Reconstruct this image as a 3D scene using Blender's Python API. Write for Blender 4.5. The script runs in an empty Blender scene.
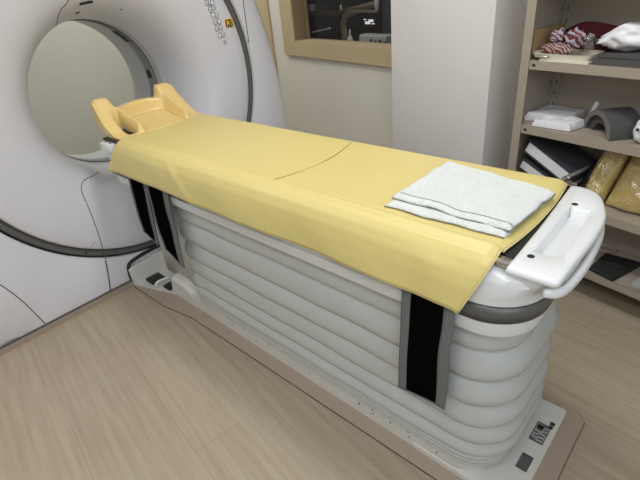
import bpy, bmesh, math, random
from mathutils import Vector, Matrix, noise as mnoise
random.seed(7)
SC = bpy.context.scene
COL = SC.collection

# ------------------------------------------------------------------ camera
cam_data = bpy.data.cameras.new('camera')
cam = bpy.data.objects.new('camera', cam_data)
COL.objects.link(cam)
cam_data.sensor_width = 36.0
cam_data.lens = 455.79 / 640 * 36.0
cam_data.clip_start = 0.05
YAW, PITCH, ROLL = -0.791, 0.522, -0.108
fwd = Vector((math.sin(YAW) * math.cos(PITCH), math.cos(YAW) * math.cos(PITCH), -math.sin(PITCH)))
rgt = Vector((math.cos(YAW), -math.sin(YAW), 0))
upv = rgt.cross(fwd)
r2 = rgt * math.cos(ROLL) + upv * math.sin(ROLL)
u2 = -rgt * math.sin(ROLL) + upv * math.cos(ROLL)
cam.matrix_world = Matrix(((r2.x, u2.x, -fwd.x, 1.616), (r2.y, u2.y, -fwd.y, -1.040), (r2.z, u2.z, -fwd.z, 1.372), (0, 0, 0, 1)))
SC.camera = cam

# ------------------------------------------------------------------ world, lights, exposure
world = bpy.data.worlds.new('world')
SC.world = world
world.use_nodes = True
world.node_tree.nodes['Background'].inputs[0].default_value = (0.75, 0.8, 0.9, 1)
world.node_tree.nodes['Background'].inputs[1].default_value = 0.05
SC.view_settings.view_transform = 'Standard'
SC.view_settings.look = 'None'
SC.view_settings.gamma = 1.0
SC.view_settings.use_curve_mapping = False
SC.view_settings.exposure = -0.04


def area(name, loc, sx, sy, power, col=(1, 1, 1), rz=0.0):
    l = bpy.data.lights.new(name, 'AREA')
    l.shape = 'RECTANGLE'
    l.size = sx
    l.size_y = sy
    l.energy = power
    l.color = col
    o = bpy.data.objects.new(name, l)
    COL.objects.link(o)
    o.location = loc
    o.rotation_euler = (0, 0, rz)
    return o


TH = -0.215
WD = Vector((math.cos(TH), math.sin(TH), 0))
WN = Vector((-math.sin(TH), math.cos(TH), 0))


def W(d, off, z):
    """room frame: d along the window wall, off towards it"""
    return WD * d + WN * off + Vector((0, 0, z))


area('ceiling_lamp', (0.75, 0.10, 2.52), 1.25, 0.35, 22, (1.0, 0.98, 0.93), TH)
area('ceiling_lamp', W(1.9, -1.3, 2.52), 1.25, 0.5, 20, (0.96, 0.98, 1.0), TH)
area('ceiling_lamp', W(-0.6, -1.5, 2.52), 1.25, 0.5, 15, (1.0, 0.97, 0.94), TH)
area('ceiling_lamp', W(-2.2, 0.3, 2.52), 0.5, 1.2, 22, (1.0, 1.0, 0.95), TH)
day = area('side_daylight', W(2.93, -0.75, 1.80), 1.5, 1.2, 20, (0.80, 0.89, 1.0))
day.rotation_euler = (-WD + Vector((0, 0, -.12))).to_track_quat('-Z', 'Y').to_euler()
area('control_room_lamp', W(-1.0, 2.4, 2.3), 0.6, 0.6, 9, (1.0, 0.97, 0.92), TH)


# ------------------------------------------------------------------ materials
MATS = {}


def mat(name, col, rough=0.5, metal=0.0, bump=0.0, bscale=60.0, var=0.0, vscale=6.0, coat=0.0, spec=0.5, sheen=0.0, stretch=None):
    m = bpy.data.materials.new(name)
    m.use_nodes = True
    nt = m.node_tree
    b = nt.nodes['Principled BSDF']
    b.inputs['Base Color'].default_value = (*col, 1)
    b.inputs['Roughness'].default_value = rough
    b.inputs['Metallic'].default_value = metal
    b.inputs['Specular IOR Level'].default_value = spec
    b.inputs['Coat Weight'].default_value = coat
    b.inputs['Sheen Weight'].default_value = sheen
    tc = nt.nodes.new('ShaderNodeTexCoord')
    vec = tc.outputs['Object']
    if stretch:
        mp = nt.nodes.new('ShaderNodeMapping')
        mp.inputs['Scale'].default_value = stretch
        nt.links.new(vec, mp.inputs[0])
        vec = mp.outputs[0]
    n1 = nt.nodes.new('ShaderNodeTexNoise')
    n1.inputs['Scale'].default_value = vscale
    n1.inputs['Detail'].default_value = 5
    nt.links.new(vec, n1.inputs['Vector'])
    mx = nt.nodes.new('ShaderNodeMix')
    mx.data_type = 'RGBA'
    mx.inputs[6].default_value = (*[c * (1 - var) for c in col], 1)
    mx.inputs[7].default_value = (*[min(1, c * (1 + var)) for c in col], 1)
    nt.links.new(n1.outputs['Fac'], mx.inputs[0])
    nt.links.new(mx.outputs[2], b.inputs['Base Color'])
    if bump > 0:
        n2 = nt.nodes.new('ShaderNodeTexNoise')
        n2.inputs['Scale'].default_value = bscale
        n2.inputs['Detail'].default_value = 4
        nt.links.new(vec, n2.inputs['Vector'])
        bp = nt.nodes.new('ShaderNodeBump')
        bp.inputs['Strength'].default_value = bump
        bp.inputs['Distance'].default_value = 0.01
        nt.links.new(n2.outputs['Fac'], bp.inputs['Height'])
        nt.links.new(bp.outputs[0], b.inputs['Normal'])
    MATS[name] = m
    return m


M_gantry = mat('gantry_plastic', (0.68, 0.68, 0.725), 0.32, var=0.015)
M_tunnel = mat('tunnel_plastic', (0.50, 0.51, 0.53), 0.35, var=0.02)
M_window_band = mat('scan_window', (0.22, 0.23, 0.24), 0.3)
M_groove = mat('groove_trim', (0.115, 0.112, 0.105), 0.4)
M_dark = mat('dark_rubber', (0.012, 0.012, 0.012), 0.6)
M_seam = mat('seam_gap', (0.10, 0.095, 0.095), 0.7)
M_label_line = mat('button_print', (0.16, 0.16, 0.19), 0.5)
M_label_white = mat('button_face', (0.80, 0.80, 0.83), 0.4)
M_yellow_sticker = mat('yellow_sticker', (0.85, 0.52, 0.02), 0.5)
M_white = mat('couch_plastic', (0.71, 0.73, 0.75), 0.28, var=0.02, coat=0.15)
M_bellows = mat('bellows_vinyl', (0.455, 0.475, 0.47), 0.27, var=0.03, bump=0.05, bscale=30)
M_skirt = mat('skirt_paint', (0.60, 0.60, 0.57), 0.4, var=0.03)
M_plate = mat('floor_plate_paint', (0.36, 0.29, 0.235), 0.45, var=0.05)
M_band = mat('grey_band', (0.095, 0.095, 0.092), 0.35, var=0.05)
M_sheet = mat('yellow_vinyl', (0.66, 0.555, 0.215), 0.42, var=0.03, bump=0.06, bscale=45)
M_sheet_edge = mat('yellow_piping', (0.74, 0.65, 0.30), 0.45)
M_sheet_seam = mat('sheet_seam', (0.20, 0.17, 0.06), 0.6)
M_head = mat('headrest_plastic', (0.78, 0.58, 0.235), 0.3, var=0.02)
M_towel = mat('terry_cloth', (0.85, 0.89, 0.885), 0.95, bump=0.9, bscale=260, var=0.06, vscale=40, sheen=0.3)
M_towel_hem = mat('towel_hem', (0.20, 0.19, 0.13), 0.9)
M_strap = mat('black_webbing', (0.003, 0.003, 0.0035), 1.0, spec=0.0)
M_strap_edge = mat('grey_binding', (0.15, 0.155, 0.155), 0.85, bump=0.2, bscale=300, spec=0.1)
M_metal = mat('bright_metal', (0.6, 0.6, 0.6), 0.25, metal=1.0)
M_wall = mat('wall_paper', (0.66, 0.635, 0.575), 0.75, var=0.02, bump=0.12, bscale=120)
M_wall_green = mat('wall_paint_far', (0.60, 0.61, 0.55), 0.75, var=0.02)
M_pillar = mat('pillar_paper', (0.70, 0.68, 0.675), 0.75, var=0.02, bump=0.12, bscale=120)
M_ceiling = mat('ceiling_board', (0.75, 0.75, 0.74), 0.9)
M_beige = mat('beige_frame_paint', (0.48, 0.385, 0.24), 0.5, var=0.03)
M_reveal = mat('reveal_wood', (0.26, 0.19, 0.12), 0.6)
M_rack = mat('rack_paint', (0.35, 0.305, 0.25), 0.45, var=0.03)
M_foam = mat('grey_foam', (0.075, 0.073, 0.074), 0.85, bump=0.15, bscale=200)
M_foam_light = mat('foam_edge', (0.17, 0.16, 0.155), 0.85)
M_paper = mat('white_paper', (0.72, 0.72, 0.76), 0.8, var=0.03)
M_bag_white = mat('white_bag', (0.78, 0.78, 0.84), 0.5, var=0.03)
M_burgundy = mat('burgundy_cloth', (0.10, 0.010, 0.016), 0.85, bump=0.2, bscale=80)
M_wood = mat('light_board', (0.36, 0.25, 0.13), 0.6, var=0.1, vscale=10)
M_cream = mat('cream_enamel', (0.72, 0.68, 0.58), 0.4)
M_binder = mat('binder_black', (0.045, 0.05, 0.06), 0.45)
M_pad = mat('yellow_pad', (0.70, 0.52, 0.18), 0.6, var=0.08)
M_pouch = mat('black_pouch', (0.012, 0.012, 0.013), 0.75)
M_cord = mat('cord', (0.35, 0.28, 0.2), 0.5)
M_grey_plastic = mat('grey_plastic', (0.33, 0.34, 0.34), 0.5)
M_brown_desk = mat('desk_edge', (0.20, 0.155, 0.11), 0.5)
M_black = mat('black_plastic', (0.010, 0.010, 0.012), 0.5)
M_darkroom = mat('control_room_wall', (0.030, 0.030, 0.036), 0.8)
M_console = mat('console_plastic', (0.42, 0.44, 0.43), 0.5)
M_red_curtain = mat('dark_red_cloth', (0.045, 0.012, 0.015), 0.9)
M_blue_grey = mat('blue_grey_cloth', (0.07, 0.075, 0.10), 0.9)


def mat_stripes(name, c1, c2, scale, rough=0.5):
    m = mat(name, c1, rough)
    nt = m.node_tree
    b = nt.nodes['Principled BSDF']
    tc = nt.nodes.new('ShaderNodeTexCoord')
    w = nt.nodes.new('ShaderNodeTexWave')
    w.inputs['Scale'].default_value = scale
    w.inputs['Distortion'].default_value = 7.0
    w.bands_direction = 'DIAGONAL'
    nt.links.new(tc.outputs['Object'], w.inputs['Vector'])
    r = nt.nodes.new('ShaderNodeValToRGB')
    r.color_ramp.interpolation = 'CONSTANT'
    r.color_ramp.elements[0].color = (*c1, 1)
    r.color_ramp.elements[1].position = 0.5
    r.color_ramp.elements[1].color = (*c2, 1)
    nt.links.new(w.outputs['Fac'], r.inputs[0])
    nt.links.new(r.outputs[0], b.inputs['Base Color'])
    return m


M_stripe = mat_stripes('red_white_stripe', (0.36, 0.31, 0.29), (0.15, 0.025, 0.025), 34)
M_printed = mat_stripes('red_grey_print', (0.40, 0.38, 0.45), (0.15, 0.03, 0.04), 20)


def mat_plastic_film(name, tint=(1, 1, 1), alpha=0.25):
    m = bpy.data.materials.new(name)
    m.use_nodes = True
    nt = m.node_tree
    b = nt.nodes['Principled BSDF']
    b.inputs['Base Color'].default_value = (*tint, 1)
    b.inputs['Roughness'].default_value = 0.08
    b.inputs['Alpha'].default_value = alpha
    b.inputs['Specular IOR Level'].default_value = 1.0
    b.inputs['Coat Weight'].default_value = 1.0
    b.inputs['Coat Roughness'].default_value = 0.05
    return m




def mat_crinkle(name, fac, tint):
    m = bpy.data.materials.new(name)
    m.use_nodes = True
    nt = m.node_tree
    nt.nodes.remove(nt.nodes['Principled BSDF'])
    tr = nt.nodes.new('ShaderNodeBsdfTransparent')
    tr.inputs[0].default_value = (*tint, 1)
    gl = nt.nodes.new('ShaderNodeBsdfGlossy')
    gl.inputs['Roughness'].default_value = 0.2
    tc = nt.nodes.new('ShaderNodeTexCoord')
    n = nt.nodes.new('ShaderNodeTexNoise')
    n.inputs['Scale'].default_value = 17
    n.inputs['Detail'].default_value = 2
    n.inputs['Distortion'].default_value = 1.2
    nt.links.new(tc.outputs['Object'], n.inputs['Vector'])
    bp = nt.nodes.new('ShaderNodeBump')
    bp.inputs['Strength'].default_value = 1.0
    bp.inputs['Distance'].default_value = 0.03
    nt.links.new(n.outputs['Fac'], bp.inputs['Height'])
    nt.links.new(bp.outputs[0], gl.inputs['Normal'])
    mx = nt.nodes.new('ShaderNodeMixShader')
    mx.inputs[0].default_value = fac
    nt.links.new(tr.outputs[0], mx.inputs[1])
    nt.links.new(gl.outputs[0], mx.inputs[2])
    nt.links.new(mx.outputs[0], nt.nodes['Material Output'].inputs[0])
    return m


M_film = mat_crinkle('clear_film', 0.20, (0.95, 0.95, 0.95))
M_film_dull = mat_crinkle('clear_film_dull', 0.13, (0.80, 0.79, 0.77))
M_screen = mat('lit_screen_text', (0.8, 0.8, 0.8), 0.5)
M_screen.node_tree.nodes['Principled BSDF'].inputs['Emission Color'].default_value = (0.9, 0.9, 1, 1)
M_screen.node_tree.nodes['Principled BSDF'].inputs['Emission Strength'].default_value = 0.7
M_glass = mat_plastic_film('window_glass', (0.02, 0.02, 0.025), 0.12)


def mat_floor():
    m = bpy.data.materials.new('vinyl_plank')
    m.use_nodes = True
    nt = m.node_tree
    L = nt.links.new
    b = nt.nodes['Principled BSDF']
    b.inputs['Roughness'].default_value = 0.42
    b.inputs['Specular IOR Level'].default_value = 0.35
    tc = nt.nodes.new('ShaderNodeTexCoord')
    mp = nt.nodes.new('ShaderNodeMapping')
    mp.inputs['Rotation'].default_value = (0, 0, -math.radians(-8))
    L(tc.outputs['Object'], mp.inputs[0])
    st = nt.nodes.new('ShaderNodeMapping')
    st.inputs['Scale'].default_value = (1.3, 26, 1)
    L(mp.outputs[0], st.inputs[0])
    n = nt.nodes.new('ShaderNodeTexNoise')
    n.inputs['Scale'].default_value = 1.6
    n.inputs['Detail'].default_value = 9
    n.inputs['Roughness'].default_value = 0.62
    L(st.outputs[0], n.inputs['Vector'])
    r = nt.nodes.new('ShaderNodeValToRGB')
    r.color_ramp.elements[0].position = 0.30
    r.color_ramp.elements[0].color = (0.345, 0.282, 0.205, 1)
    r.color_ramp.elements[1].position = 0.62
    r.color_ramp.elements[1].color = (0.425, 0.365, 0.278, 1)
    L(n.outputs['Fac'], r.inputs[0])
    # broad drifting tint
    n2 = nt.nodes.new('ShaderNodeTexNoise')
    n2.inputs['Scale'].default_value = 2.2
    n2.inputs['Detail'].default_value = 3
    L(mp.outputs[0], n2.inputs['Vector'])
    mx = nt.nodes.new('ShaderNodeMix')
    mx.data_type = 'RGBA'
    mx.blend_type = 'MULTIPLY'
    mx.inputs[0].default_value = 0.35
    r2_ = nt.nodes.new('ShaderNodeValToRGB')
    r2_.color_ramp.elements[0].position = 0.3
    r2_.color_ramp.elements[0].color = (0.80, 0.77, 0.74, 1)
    r2_.color_ramp.elements[1].position = 0.7
    r2_.color_ramp.elements[1].color = (1, 1, 1, 1)
    L(n2.outputs['Fac'], r2_.inputs[0])
    L(r.outputs[0], mx.inputs[6])
    L(r2_.outputs[0], mx.inputs[7])
    # plank joints
    br = nt.nodes.new('ShaderNodeTexBrick')
    br.inputs['Scale'].default_value = 1.0
    br.inputs['Brick Width'].default_value = 1.25
    br.inputs['Row Height'].default_value = 0.30
    br.inputs['Mortar Size'].default_value = 0.0012
    br.inputs['Mortar Smooth'].default_value = 0.6
    br.inputs['Color1'].default_value = (0.95, 0.95, 0.95, 1)
    br.inputs['Color2'].default_value = (1, 1, 1, 1)
    br.inputs['Mortar'].default_value = (0.66, 0.62, 0.57, 1)
    L(mp.outputs[0], br.inputs['Vector'])
    mx2 = nt.nodes.new('ShaderNodeMix')
    mx2.data_type = 'RGBA'
    mx2.blend_type = 'MULTIPLY'
    mx2.inputs[0].default_value = 1.0
    L(mx.outputs[2], mx2.inputs[6])
    L(br.outputs['Color'], mx2.inputs[7])
    L(mx2.outputs[2], b.inputs['Base Color'])
    bp = nt.nodes.new('ShaderNodeBump')
    bp.inputs['Strength'].default_value = 0.06
    bp.inputs['Distance'].default_value = 0.004
    L(n.outputs['Fac'], bp.inputs['Height'])
    L(bp.outputs[0], b.inputs['Normal'])
    return m


M_floor = mat_floor()


# ------------------------------------------------------------------ mesh helpers
def link(name, me, m, parent=None, smooth=True):
    o = bpy.data.objects.new(name, me)
    COL.objects.link(o)
    if m:
        me.materials.append(m)
    if smooth:
        for p in me.polygons:
            p.use_smooth = True
    if parent:
        o.parent = parent
        o.matrix_parent_inverse = Matrix.Translation(-parent.location) if parent.type == 'EMPTY' and parent.parent is None else parent.matrix_world.inverted()
    return o


def mesh(name, verts, faces, m, parent=None, smooth=True, solid=0.0, offset=0.0, sharp=None, bevel=0.0):
    me = bpy.data.meshes.new(name)
    me.from_pydata([tuple(v) for v in verts], [], faces)
    bm = bmesh.new()
    bm.from_mesh(me)
    bmesh.ops.remove_doubles(bm, verts=bm.verts, dist=1e-6)
    bmesh.ops.recalc_face_normals(bm, faces=bm.faces)
    if bevel:
        bmesh.ops.bevel(bm, geom=bm.edges[:], offset=bevel, segments=2, affect='EDGES', profile=0.6)
    bm.to_mesh(me)
    bm.free()
    o = link(name, me, m, parent, smooth)
    if sharp is not None:
        me.set_sharp_from_angle(angle=math.radians(sharp))
    if solid:
        md = o.modifiers.new('solid', 'SOLIDIFY')
        md.thickness = solid
        md.offset = offset
    return o


def box_vf(c, s, ax=None):
    """8 verts of a box centred at c with size s along axes ax"""
    c = Vector(c)
    ax = ax or (Vector((1, 0, 0)), Vector((0, 1, 0)), Vector((0, 0, 1)))
    vs = []
    for k in (-.5, .5):
        for j in (-.5, .5):
            for i in (-.5, .5):
                vs.append(c + ax[0] * (i * s[0]) + ax[1] * (j * s[1]) + ax[2] * (k * s[2]))
    fs = [(0, 2, 3, 1), (4, 5, 7, 6), (0, 1, 5, 4), (2, 6, 7, 3), (0, 4, 6, 2), (1, 3, 7, 5)]
    return vs, fs


def box(name, c, s, m, parent=None, ax=None, bevel=0.0, sharp=40):
    v, f = box_vf(c, s, ax)
    return mesh(name, v, f, m, parent, smooth=bool(bevel), bevel=bevel, sharp=sharp if bevel else None)


def boxes(name, lst, m, parent=None, ax=None):
    V, F = [], []
    for c, s in lst:
        v, f = box_vf(c, s, ax)
        F += [tuple(i + len(V) for i in q) for q in f]
        V += v
    return mesh(name, V, F, m, parent, smooth=False)


ROOM = (WD, WN, Vector((0, 0, 1)))


def wbox(name, d0, d1, o0, o1, z0, z1, m, parent=None, bevel=0.0):
    return box(name, W((d0 + d1) / 2, (o0 + o1) / 2, (z0 + z1) / 2), (d1 - d0, o1 - o0, z1 - z0), m, parent, ROOM, bevel)


def loft(name, loops, m, parent=None, cap0=True, cap1=True, closed=True, smooth=True, sharp=None, solid=0.0, offset=0.0):
    V, F = [], []
    n = len(loops[0])
    for lp in loops:
        V += list(lp)
    for k in range(len(loops) - 1):
        for i in range(n if closed else n - 1):
            j = (i + 1) % n
            F.append((k * n + i, k * n + j, (k + 1) * n + j, (k + 1) * n + i))
    if cap0:
        F.append(tuple(range(n))[::-1])
    if cap1:
        F.append(tuple((len(loops) - 1) * n + i for i in range(n)))
    return mesh(name, V, F, m, parent, smooth, solid, offset, sharp)


def rrect(x0, x1, y0, y1, rad, k=8):
    """rounded rectangle, rad = one radius or four (x1y1, x0y1, x0y0, x1y0)"""
    if not isinstance(rad, (tuple, list)):
        rad = (rad,) * 4
    cs = [(x1, y1, -1, -1, 0), (x0, y1, 1, -1, 90), (x0, y0, 1, 1, 180), (x1, y0, -1, 1, 270)]
    out = []
    for (x, y, sx, sy, a0), r in zip(cs, rad):
        for i in range(k + 1):
            a = math.radians(a0 + 90 * i / k)
            out.append((x + sx * r + r * math.cos(a), y + sy * r + r * math.sin(a)))
    return out


def densify(poly, step=0.05):
    out = []
    n = len(poly)
    for i in range(n):
        a, b = poly[i], poly[(i + 1) % n]
        L = math.hypot(b[0] - a[0], b[1] - a[1])
        c = max(1, int(L / step))
        for t in range(c):
            out.append((a[0] + (b[0] - a[0]) * t / c, a[1] + (b[1] - a[1]) * t / c))
    return out


def tube(name, pts, r, m, parent=None, seg=8, closed=False, flat=1.0, cap=True):
    pts = [Vector(p) for p in pts]
    loops = []
    n = len(pts)
    ref = None
    for i, p in enumerate(pts):
        if closed:
            t = (pts[(i + 1) % n] - pts[i - 1]).normalized()
        else:
            t = (pts[min(i + 1, n - 1)] - pts[max(i - 1, 0)]).normalized()
        if ref is None:
            ref = Vector((0, 0, 1)) if abs(t.z) < 0.9 else Vector((1, 0, 0))
        a = t.cross(ref).normalized()
        b = a.cross(t).normalized()
        ref = b
        rr = r[i] if isinstance(r, (list, tuple)) else r
        loops.append([p + a * (rr * flat * math.cos(2 * math.pi * q / seg)) + b * (rr * math.sin(2 * math.pi * q / seg)) for q in range(seg)])
    if closed:
        loops.append(loops[0])
    return loft(name, loops, m, parent, cap0=cap and not closed, cap1=cap and not closed)


def spline(ctrl, n=8):
    P = [Vector(c) for c in ctrl]
    P = [P[0] * 2 - P[1]] + P + [P[-1] * 2 - P[-2]]
    out = []
    for i in range(1, len(P) - 2):
        for k in range(n):
            t = k / n
            p0, p1, p2, p3 = P[i - 1:i + 3]
            out.append(0.5 * ((2 * p1) + (p2 - p0) * t + (2 * p0 - 5 * p1 + 4 * p2 - p3) * t * t + (3 * p1 - p0 - 3 * p2 + p3) * t ** 3))
    out.append(P[-2])
    return out


def grid(name, fn, nu, nv, m, parent=None, solid=0.0, offset=0.0, skip=None):
    V = [fn(i / nu, j / nv) for j in range(nv + 1) for i in range(nu + 1)]
    F = []
    for j in range(nv):
        for i in range(nu):
            if skip and skip((i + .5) / nu, (j + .5) / nv):
                continue
            a = j * (nu + 1) + i
            F.append((a, a + 1, a + nu + 2, a + nu + 1))
    return mesh(name, V, F, m, parent, True, solid, offset)


def blob(name, c, s, m, parent=None, amp=0.25, freq=3.0, seed=0, ax=None, sub=4, flat_bottom=None):
    bm = bmesh.new()
    bmesh.ops.create_icosphere(bm, subdivisions=sub, radius=1.0)
    ax = ax or ROOM
    c = Vector(c)
    for v in bm.verts:
        p = v.co.copy()
        q = p * freq + Vector((seed * 7.3, seed * 3.1, seed))
        k = 1 + amp * (mnoise.noise(q) + 0.6 * abs(mnoise.noise(q * 2.1)) - 0.2)
        p = p * k
        if flat_bottom is not None:
            p.z = max(p.z, flat_bottom)
        v.co = c + ax[0] * (p.x * s[0]) + ax[1] * (p.y * s[1]) + ax[2] * (p.z * s[2])
    me = bpy.data.meshes.new(name)
    bm.to_mesh(me)
    bm.free()
    return link(name, me, m, parent)


def tag(o, label=None, cat=None, group=None, kind=None):
    if label:
        o['label'] = label
    if cat:
        o['category'] = cat
    if group:
        o['group'] = group
    if kind:
        o['kind'] = kind
    return o


def thing(name, label, cat, loc, group=None):
    o = bpy.data.objects.new(name, None)
    COL.objects.link(o)
    o.empty_display_size = 0.1
    o.location = loc
    return tag(o, label, cat, group)


def struct(o):
    o['kind'] = 'structure'
    return o


def sm(a, b, x):
    t = max(0.0, min(1.0, (x - a) / (b - a)))
    return t * t * (3 - 2 * t)


# ------------------------------------------------------------------ room shell
D0, D1, O0, O1, H = -2.75, 3.0, -2.4, 1.45, 2.6
struct(wbox('floor', D0 - .1, D1 + .1, O0 - .1, O1 + .1, -0.06, 0.0, M_floor))
struct(wbox('ceiling', D0 - .1, D1 + .1, O0 - .1, O1 + .1, H, H + .06, M_ceiling))
struct(wbox('wall_left', D0 - .1, D0, O0, O1, 0, H, M_wall_green))
struct(wbox('wall_right', D1, D1 + .1, O0, O1, 0, H, M_wall))
struct(wbox('wall_front', D0 - .1, D1 + .1, O0 - .1, O0, 0, H, M_wall))
# window wall with a window opening and a door opening
WX0, WX1, WZ0, WZ1 = -1.56, 0.15, 0.935, 1.95
DX0, DX1, DZ1 = -2.68, -2.035, 2.05
T = 0.12
wall = boxes('wall_back', [(W((a + b) / 2, O1 + T / 2, (c + e) / 2), (b - a, T, e - c)) for a, b, c, e in [
    (D0 - .1, DX0, 0, H), (DX0, DX1, DZ1, H), (DX1, WX0, 0, H), (WX0, WX1, 0, WZ0), (WX0, WX1, WZ1, H), (WX1, D1 + .1, 0, H)]], M_wall, ax=ROOM)
struct(wall)
struct(wbox('wall_pillar', -0.205, 0.447, 1.20, O1 + .01, 0, H, M_pillar, bevel=0.004))

# window: mitred flat frame, inner reveal, glass
win = bpy.data.objects.new('window_1', None)
COL.objects.link(win)
win.location = W(-0.7, O1, 0.83)
struct(win)
OX0, OX1, OZ0, OZ1 = -1.738, 0.33, 0.838, 2.06
IX0, IX1, IZ0, IZ1 = -1.562, 0.15, 0.940, 1.95


def frame_piece(a, b, c, e):
    loops = []
    for off, sh in ((O1 - 0.001, 0), (O1 - 0.022, 0.0), (O1 - 0.026, 0.004)):
        loops.append([W(x + 0 * sh, off, zz) for x, zz in (a, b, c, e)])
    loft('window_frame', loops, M_beige, win, smooth=False)


frame_piece((OX0, OZ0), (OX1, OZ0), (IX1, IZ0), (IX0, IZ0))
frame_piece((OX0, OZ1), (IX0, IZ1), (IX1, IZ1), (OX1, OZ1))
frame_piece((OX0, OZ0), (IX0, IZ0), (IX0, IZ1), (OX0, OZ1))
frame_piece((OX1, OZ0), (OX1, OZ1), (IX1, IZ1), (IX1, IZ0))
wbox('window_frame', OX0 + .004, -0.21, O1 - .030, O1 - .018, OZ0 - .004, OZ0 + .006, M_beige, win)
wbox('reveal', IX0, IX0 + .012, O1 - .02, O1 + .12, IZ0, IZ1, M_reveal, win)
wbox('reveal', IX0, IX1, O1 - .02, O1 + .12, IZ0 - .004, IZ0 + .006, M_beige, win)
wbox('glazing_bead', IX0 + .012, IX0 + .05, O1 + .07, O1 + .09, IZ0, IZ1, M_reveal, win)
wbox('glass_pane', IX0 + .04, IX1, O1 + .078, O1 + .084, IZ0 + .004, IZ1, M_glass, win)

# door to the left of the window
door = bpy.data.objects.new('door_1', None)
COL.objects.link(door)
door.location = W(-2.35, O1, 0)
struct(door)
wbox('door_leaf', DX0 + .012, DX1 - .014, O1 + .015, O1 + .055, 0.008, DZ1 - .01, M_beige, door, bevel=.003)
wbox('door_frame', DX1 - .006, -1.945, O1 - .02, O1 + .002, 0, DZ1 + .08, M_beige, door, bevel=.003)
wbox('door_frame', DX0 - .05, DX0 + .006, O1 - .02, O1 + .002, 0, DZ1 + .08, M_beige, door, bevel=.003)
wbox('door_frame', DX0 - .05, -1.945, O1 - .02, O1 + .002, DZ1 - .006, DZ1 + .08, M_beige, door, bevel=.003)
hp = W(-2.066, O1, 0.875)
hd = tube('door_handle', [hp + WN * .02, hp - WN * .03, hp - WN * .05], [.024, .012, .014], M_metal, door, seg=14)
tube('lever', [hp - WN * .045, hp - WN * .055 - WD * .06, hp - WN * .052 - WD * .12], .011, M_dark, door, seg=10)

# control room behind the glass
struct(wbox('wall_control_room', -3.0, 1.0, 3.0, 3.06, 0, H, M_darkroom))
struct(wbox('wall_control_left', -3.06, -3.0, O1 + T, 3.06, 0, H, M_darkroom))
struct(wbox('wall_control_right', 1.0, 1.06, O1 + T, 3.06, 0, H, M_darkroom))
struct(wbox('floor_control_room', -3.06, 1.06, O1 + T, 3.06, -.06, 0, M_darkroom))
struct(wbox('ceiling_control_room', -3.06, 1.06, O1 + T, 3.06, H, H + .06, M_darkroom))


# ------------------------------------------------------------------ CT gantry
GX, GZ, CY = -0.635, 0.966, -0.04
gan = thing('ct_scanner_gantry', 'large white ring-shaped scanner gantry with round bore behind the couch', 'scanner', (-1.05, 0, 0))
NA = 96
RO, RI = 0.827, 0.779
BY, BZ, BR = 0.0, 0.928, 0.42   # bore axis


def axis_at(r):
    t = sm(BR, RI, r)
    return BY + (CY - BY) * t, BZ + (GZ - BZ) * t


def circ(r, x, n=NA):
    cy, cz = axis_at(r)
    return [Vector((x, cy + r * math.cos(2 * math.pi * i / n), cz + r * math.sin(2 * math.pi * i / n))) for i in range(n)]


def outline(shr, x, n=NA):
    """outer housing silhouette sampled by angle about the ring centre"""
    out = []
    for i in range(n):
        a = 2 * math.pi * i / n
        ca, sa = math.cos(a), math.sin(a)
        # march outwards until leaving the shape
        lo, hi = 0.3, 2.2
        for _ in range(30):
            mid = (lo + hi) / 2
            y, z = CY + mid * ca, GZ + mid * sa
            ins = z > 0.03
            if z > 0.45:
                ins = ins and (abs(y) / (1.048 - shr)) ** 2.4 + ((z - .45) / (1.50 - shr)) ** 2.4 < 1
            else:
                ins = ins and abs(y) < 1.048 - shr
            if ins:
                lo = mid
            else:
                hi = mid
        out.append(Vector((x, CY + lo * ca, GZ + lo * sa)))
    return out


loft('housing', [circ(RO, GX - .05), circ(RO, GX - .004), circ(RO + .004, GX), outline(.10, GX), outline(.06, GX - .008), outline(.03, GX - .03), outline(.008, GX - .09), outline(0, GX - .16),
                 outline(0, GX - .55), outline(.02, GX - .75), outline(.08, GX - .82), circ(.42, GX - .80)], M_gantry, gan, cap0=False, cap1=False, sharp=50)
PROF = [(RI - .002, -.05), (RI, -.012), (RI - .004, -.001), (.765, .004), (.72, .006), (.66, .004), (.60, -.003), (.55, -.017), (.51, -.035), (.475, -.06), (.445, -.092), (.42, -.13), (.40, -.18), (.387, -.235), (.378, -.30), (.374, -.36)]


def face_x(r):
    for (r1, x1), (r0, x0) in zip(PROF[3:], PROF[4:]):
        if r0 <= r <= r1:
            return GX + x0 + (x1 - x0) * (r - r0) / (r1 - r0)
    return GX


loft('front_cover', [circ(r, GX + x) for r, x in PROF], M_gantry, gan, cap0=False, cap1=False, sharp=50)
loft('bore_tunnel', [circ(.374, GX - .355), circ(.372, GX - .37), circ(.372, GX - .66), circ(.378, GX - .72), circ(.40, GX - .78), circ(.42, GX - .805)], M_tunnel, gan, cap0=False, cap1=False)
loft('scan_window', [circ(.369, GX - .44), circ(.367, GX - .445), circ(.367, GX - .50), circ(.369, GX - .505)], M_window_band, gan, cap0=False, cap1=False)
loft('scan_window_rim', [circ(.3715, GX - .41), circ(.3685, GX - .413), circ(.3685, GX - .421), circ(.3715, GX - .424)], M_seam, gan, cap0=False, cap1=False)
# laser slots on the tunnel ring
for a0, a1 in ((2, 9), (38, 52), (-30, -24)):
    lp = [[Vector((GX - x, .3655 * math.cos(math.radians(a0 + (a1 - a0) * k / 8)), BZ + .3655 * math.sin(math.radians(a0 + (a1 - a0) * k / 8)))) for k in range(9)] for x in (.448, .492)]
    loft('laser_slot', lp, M_dark, gan, cap0=False, cap1=False, closed=False, solid=.002)
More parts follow.
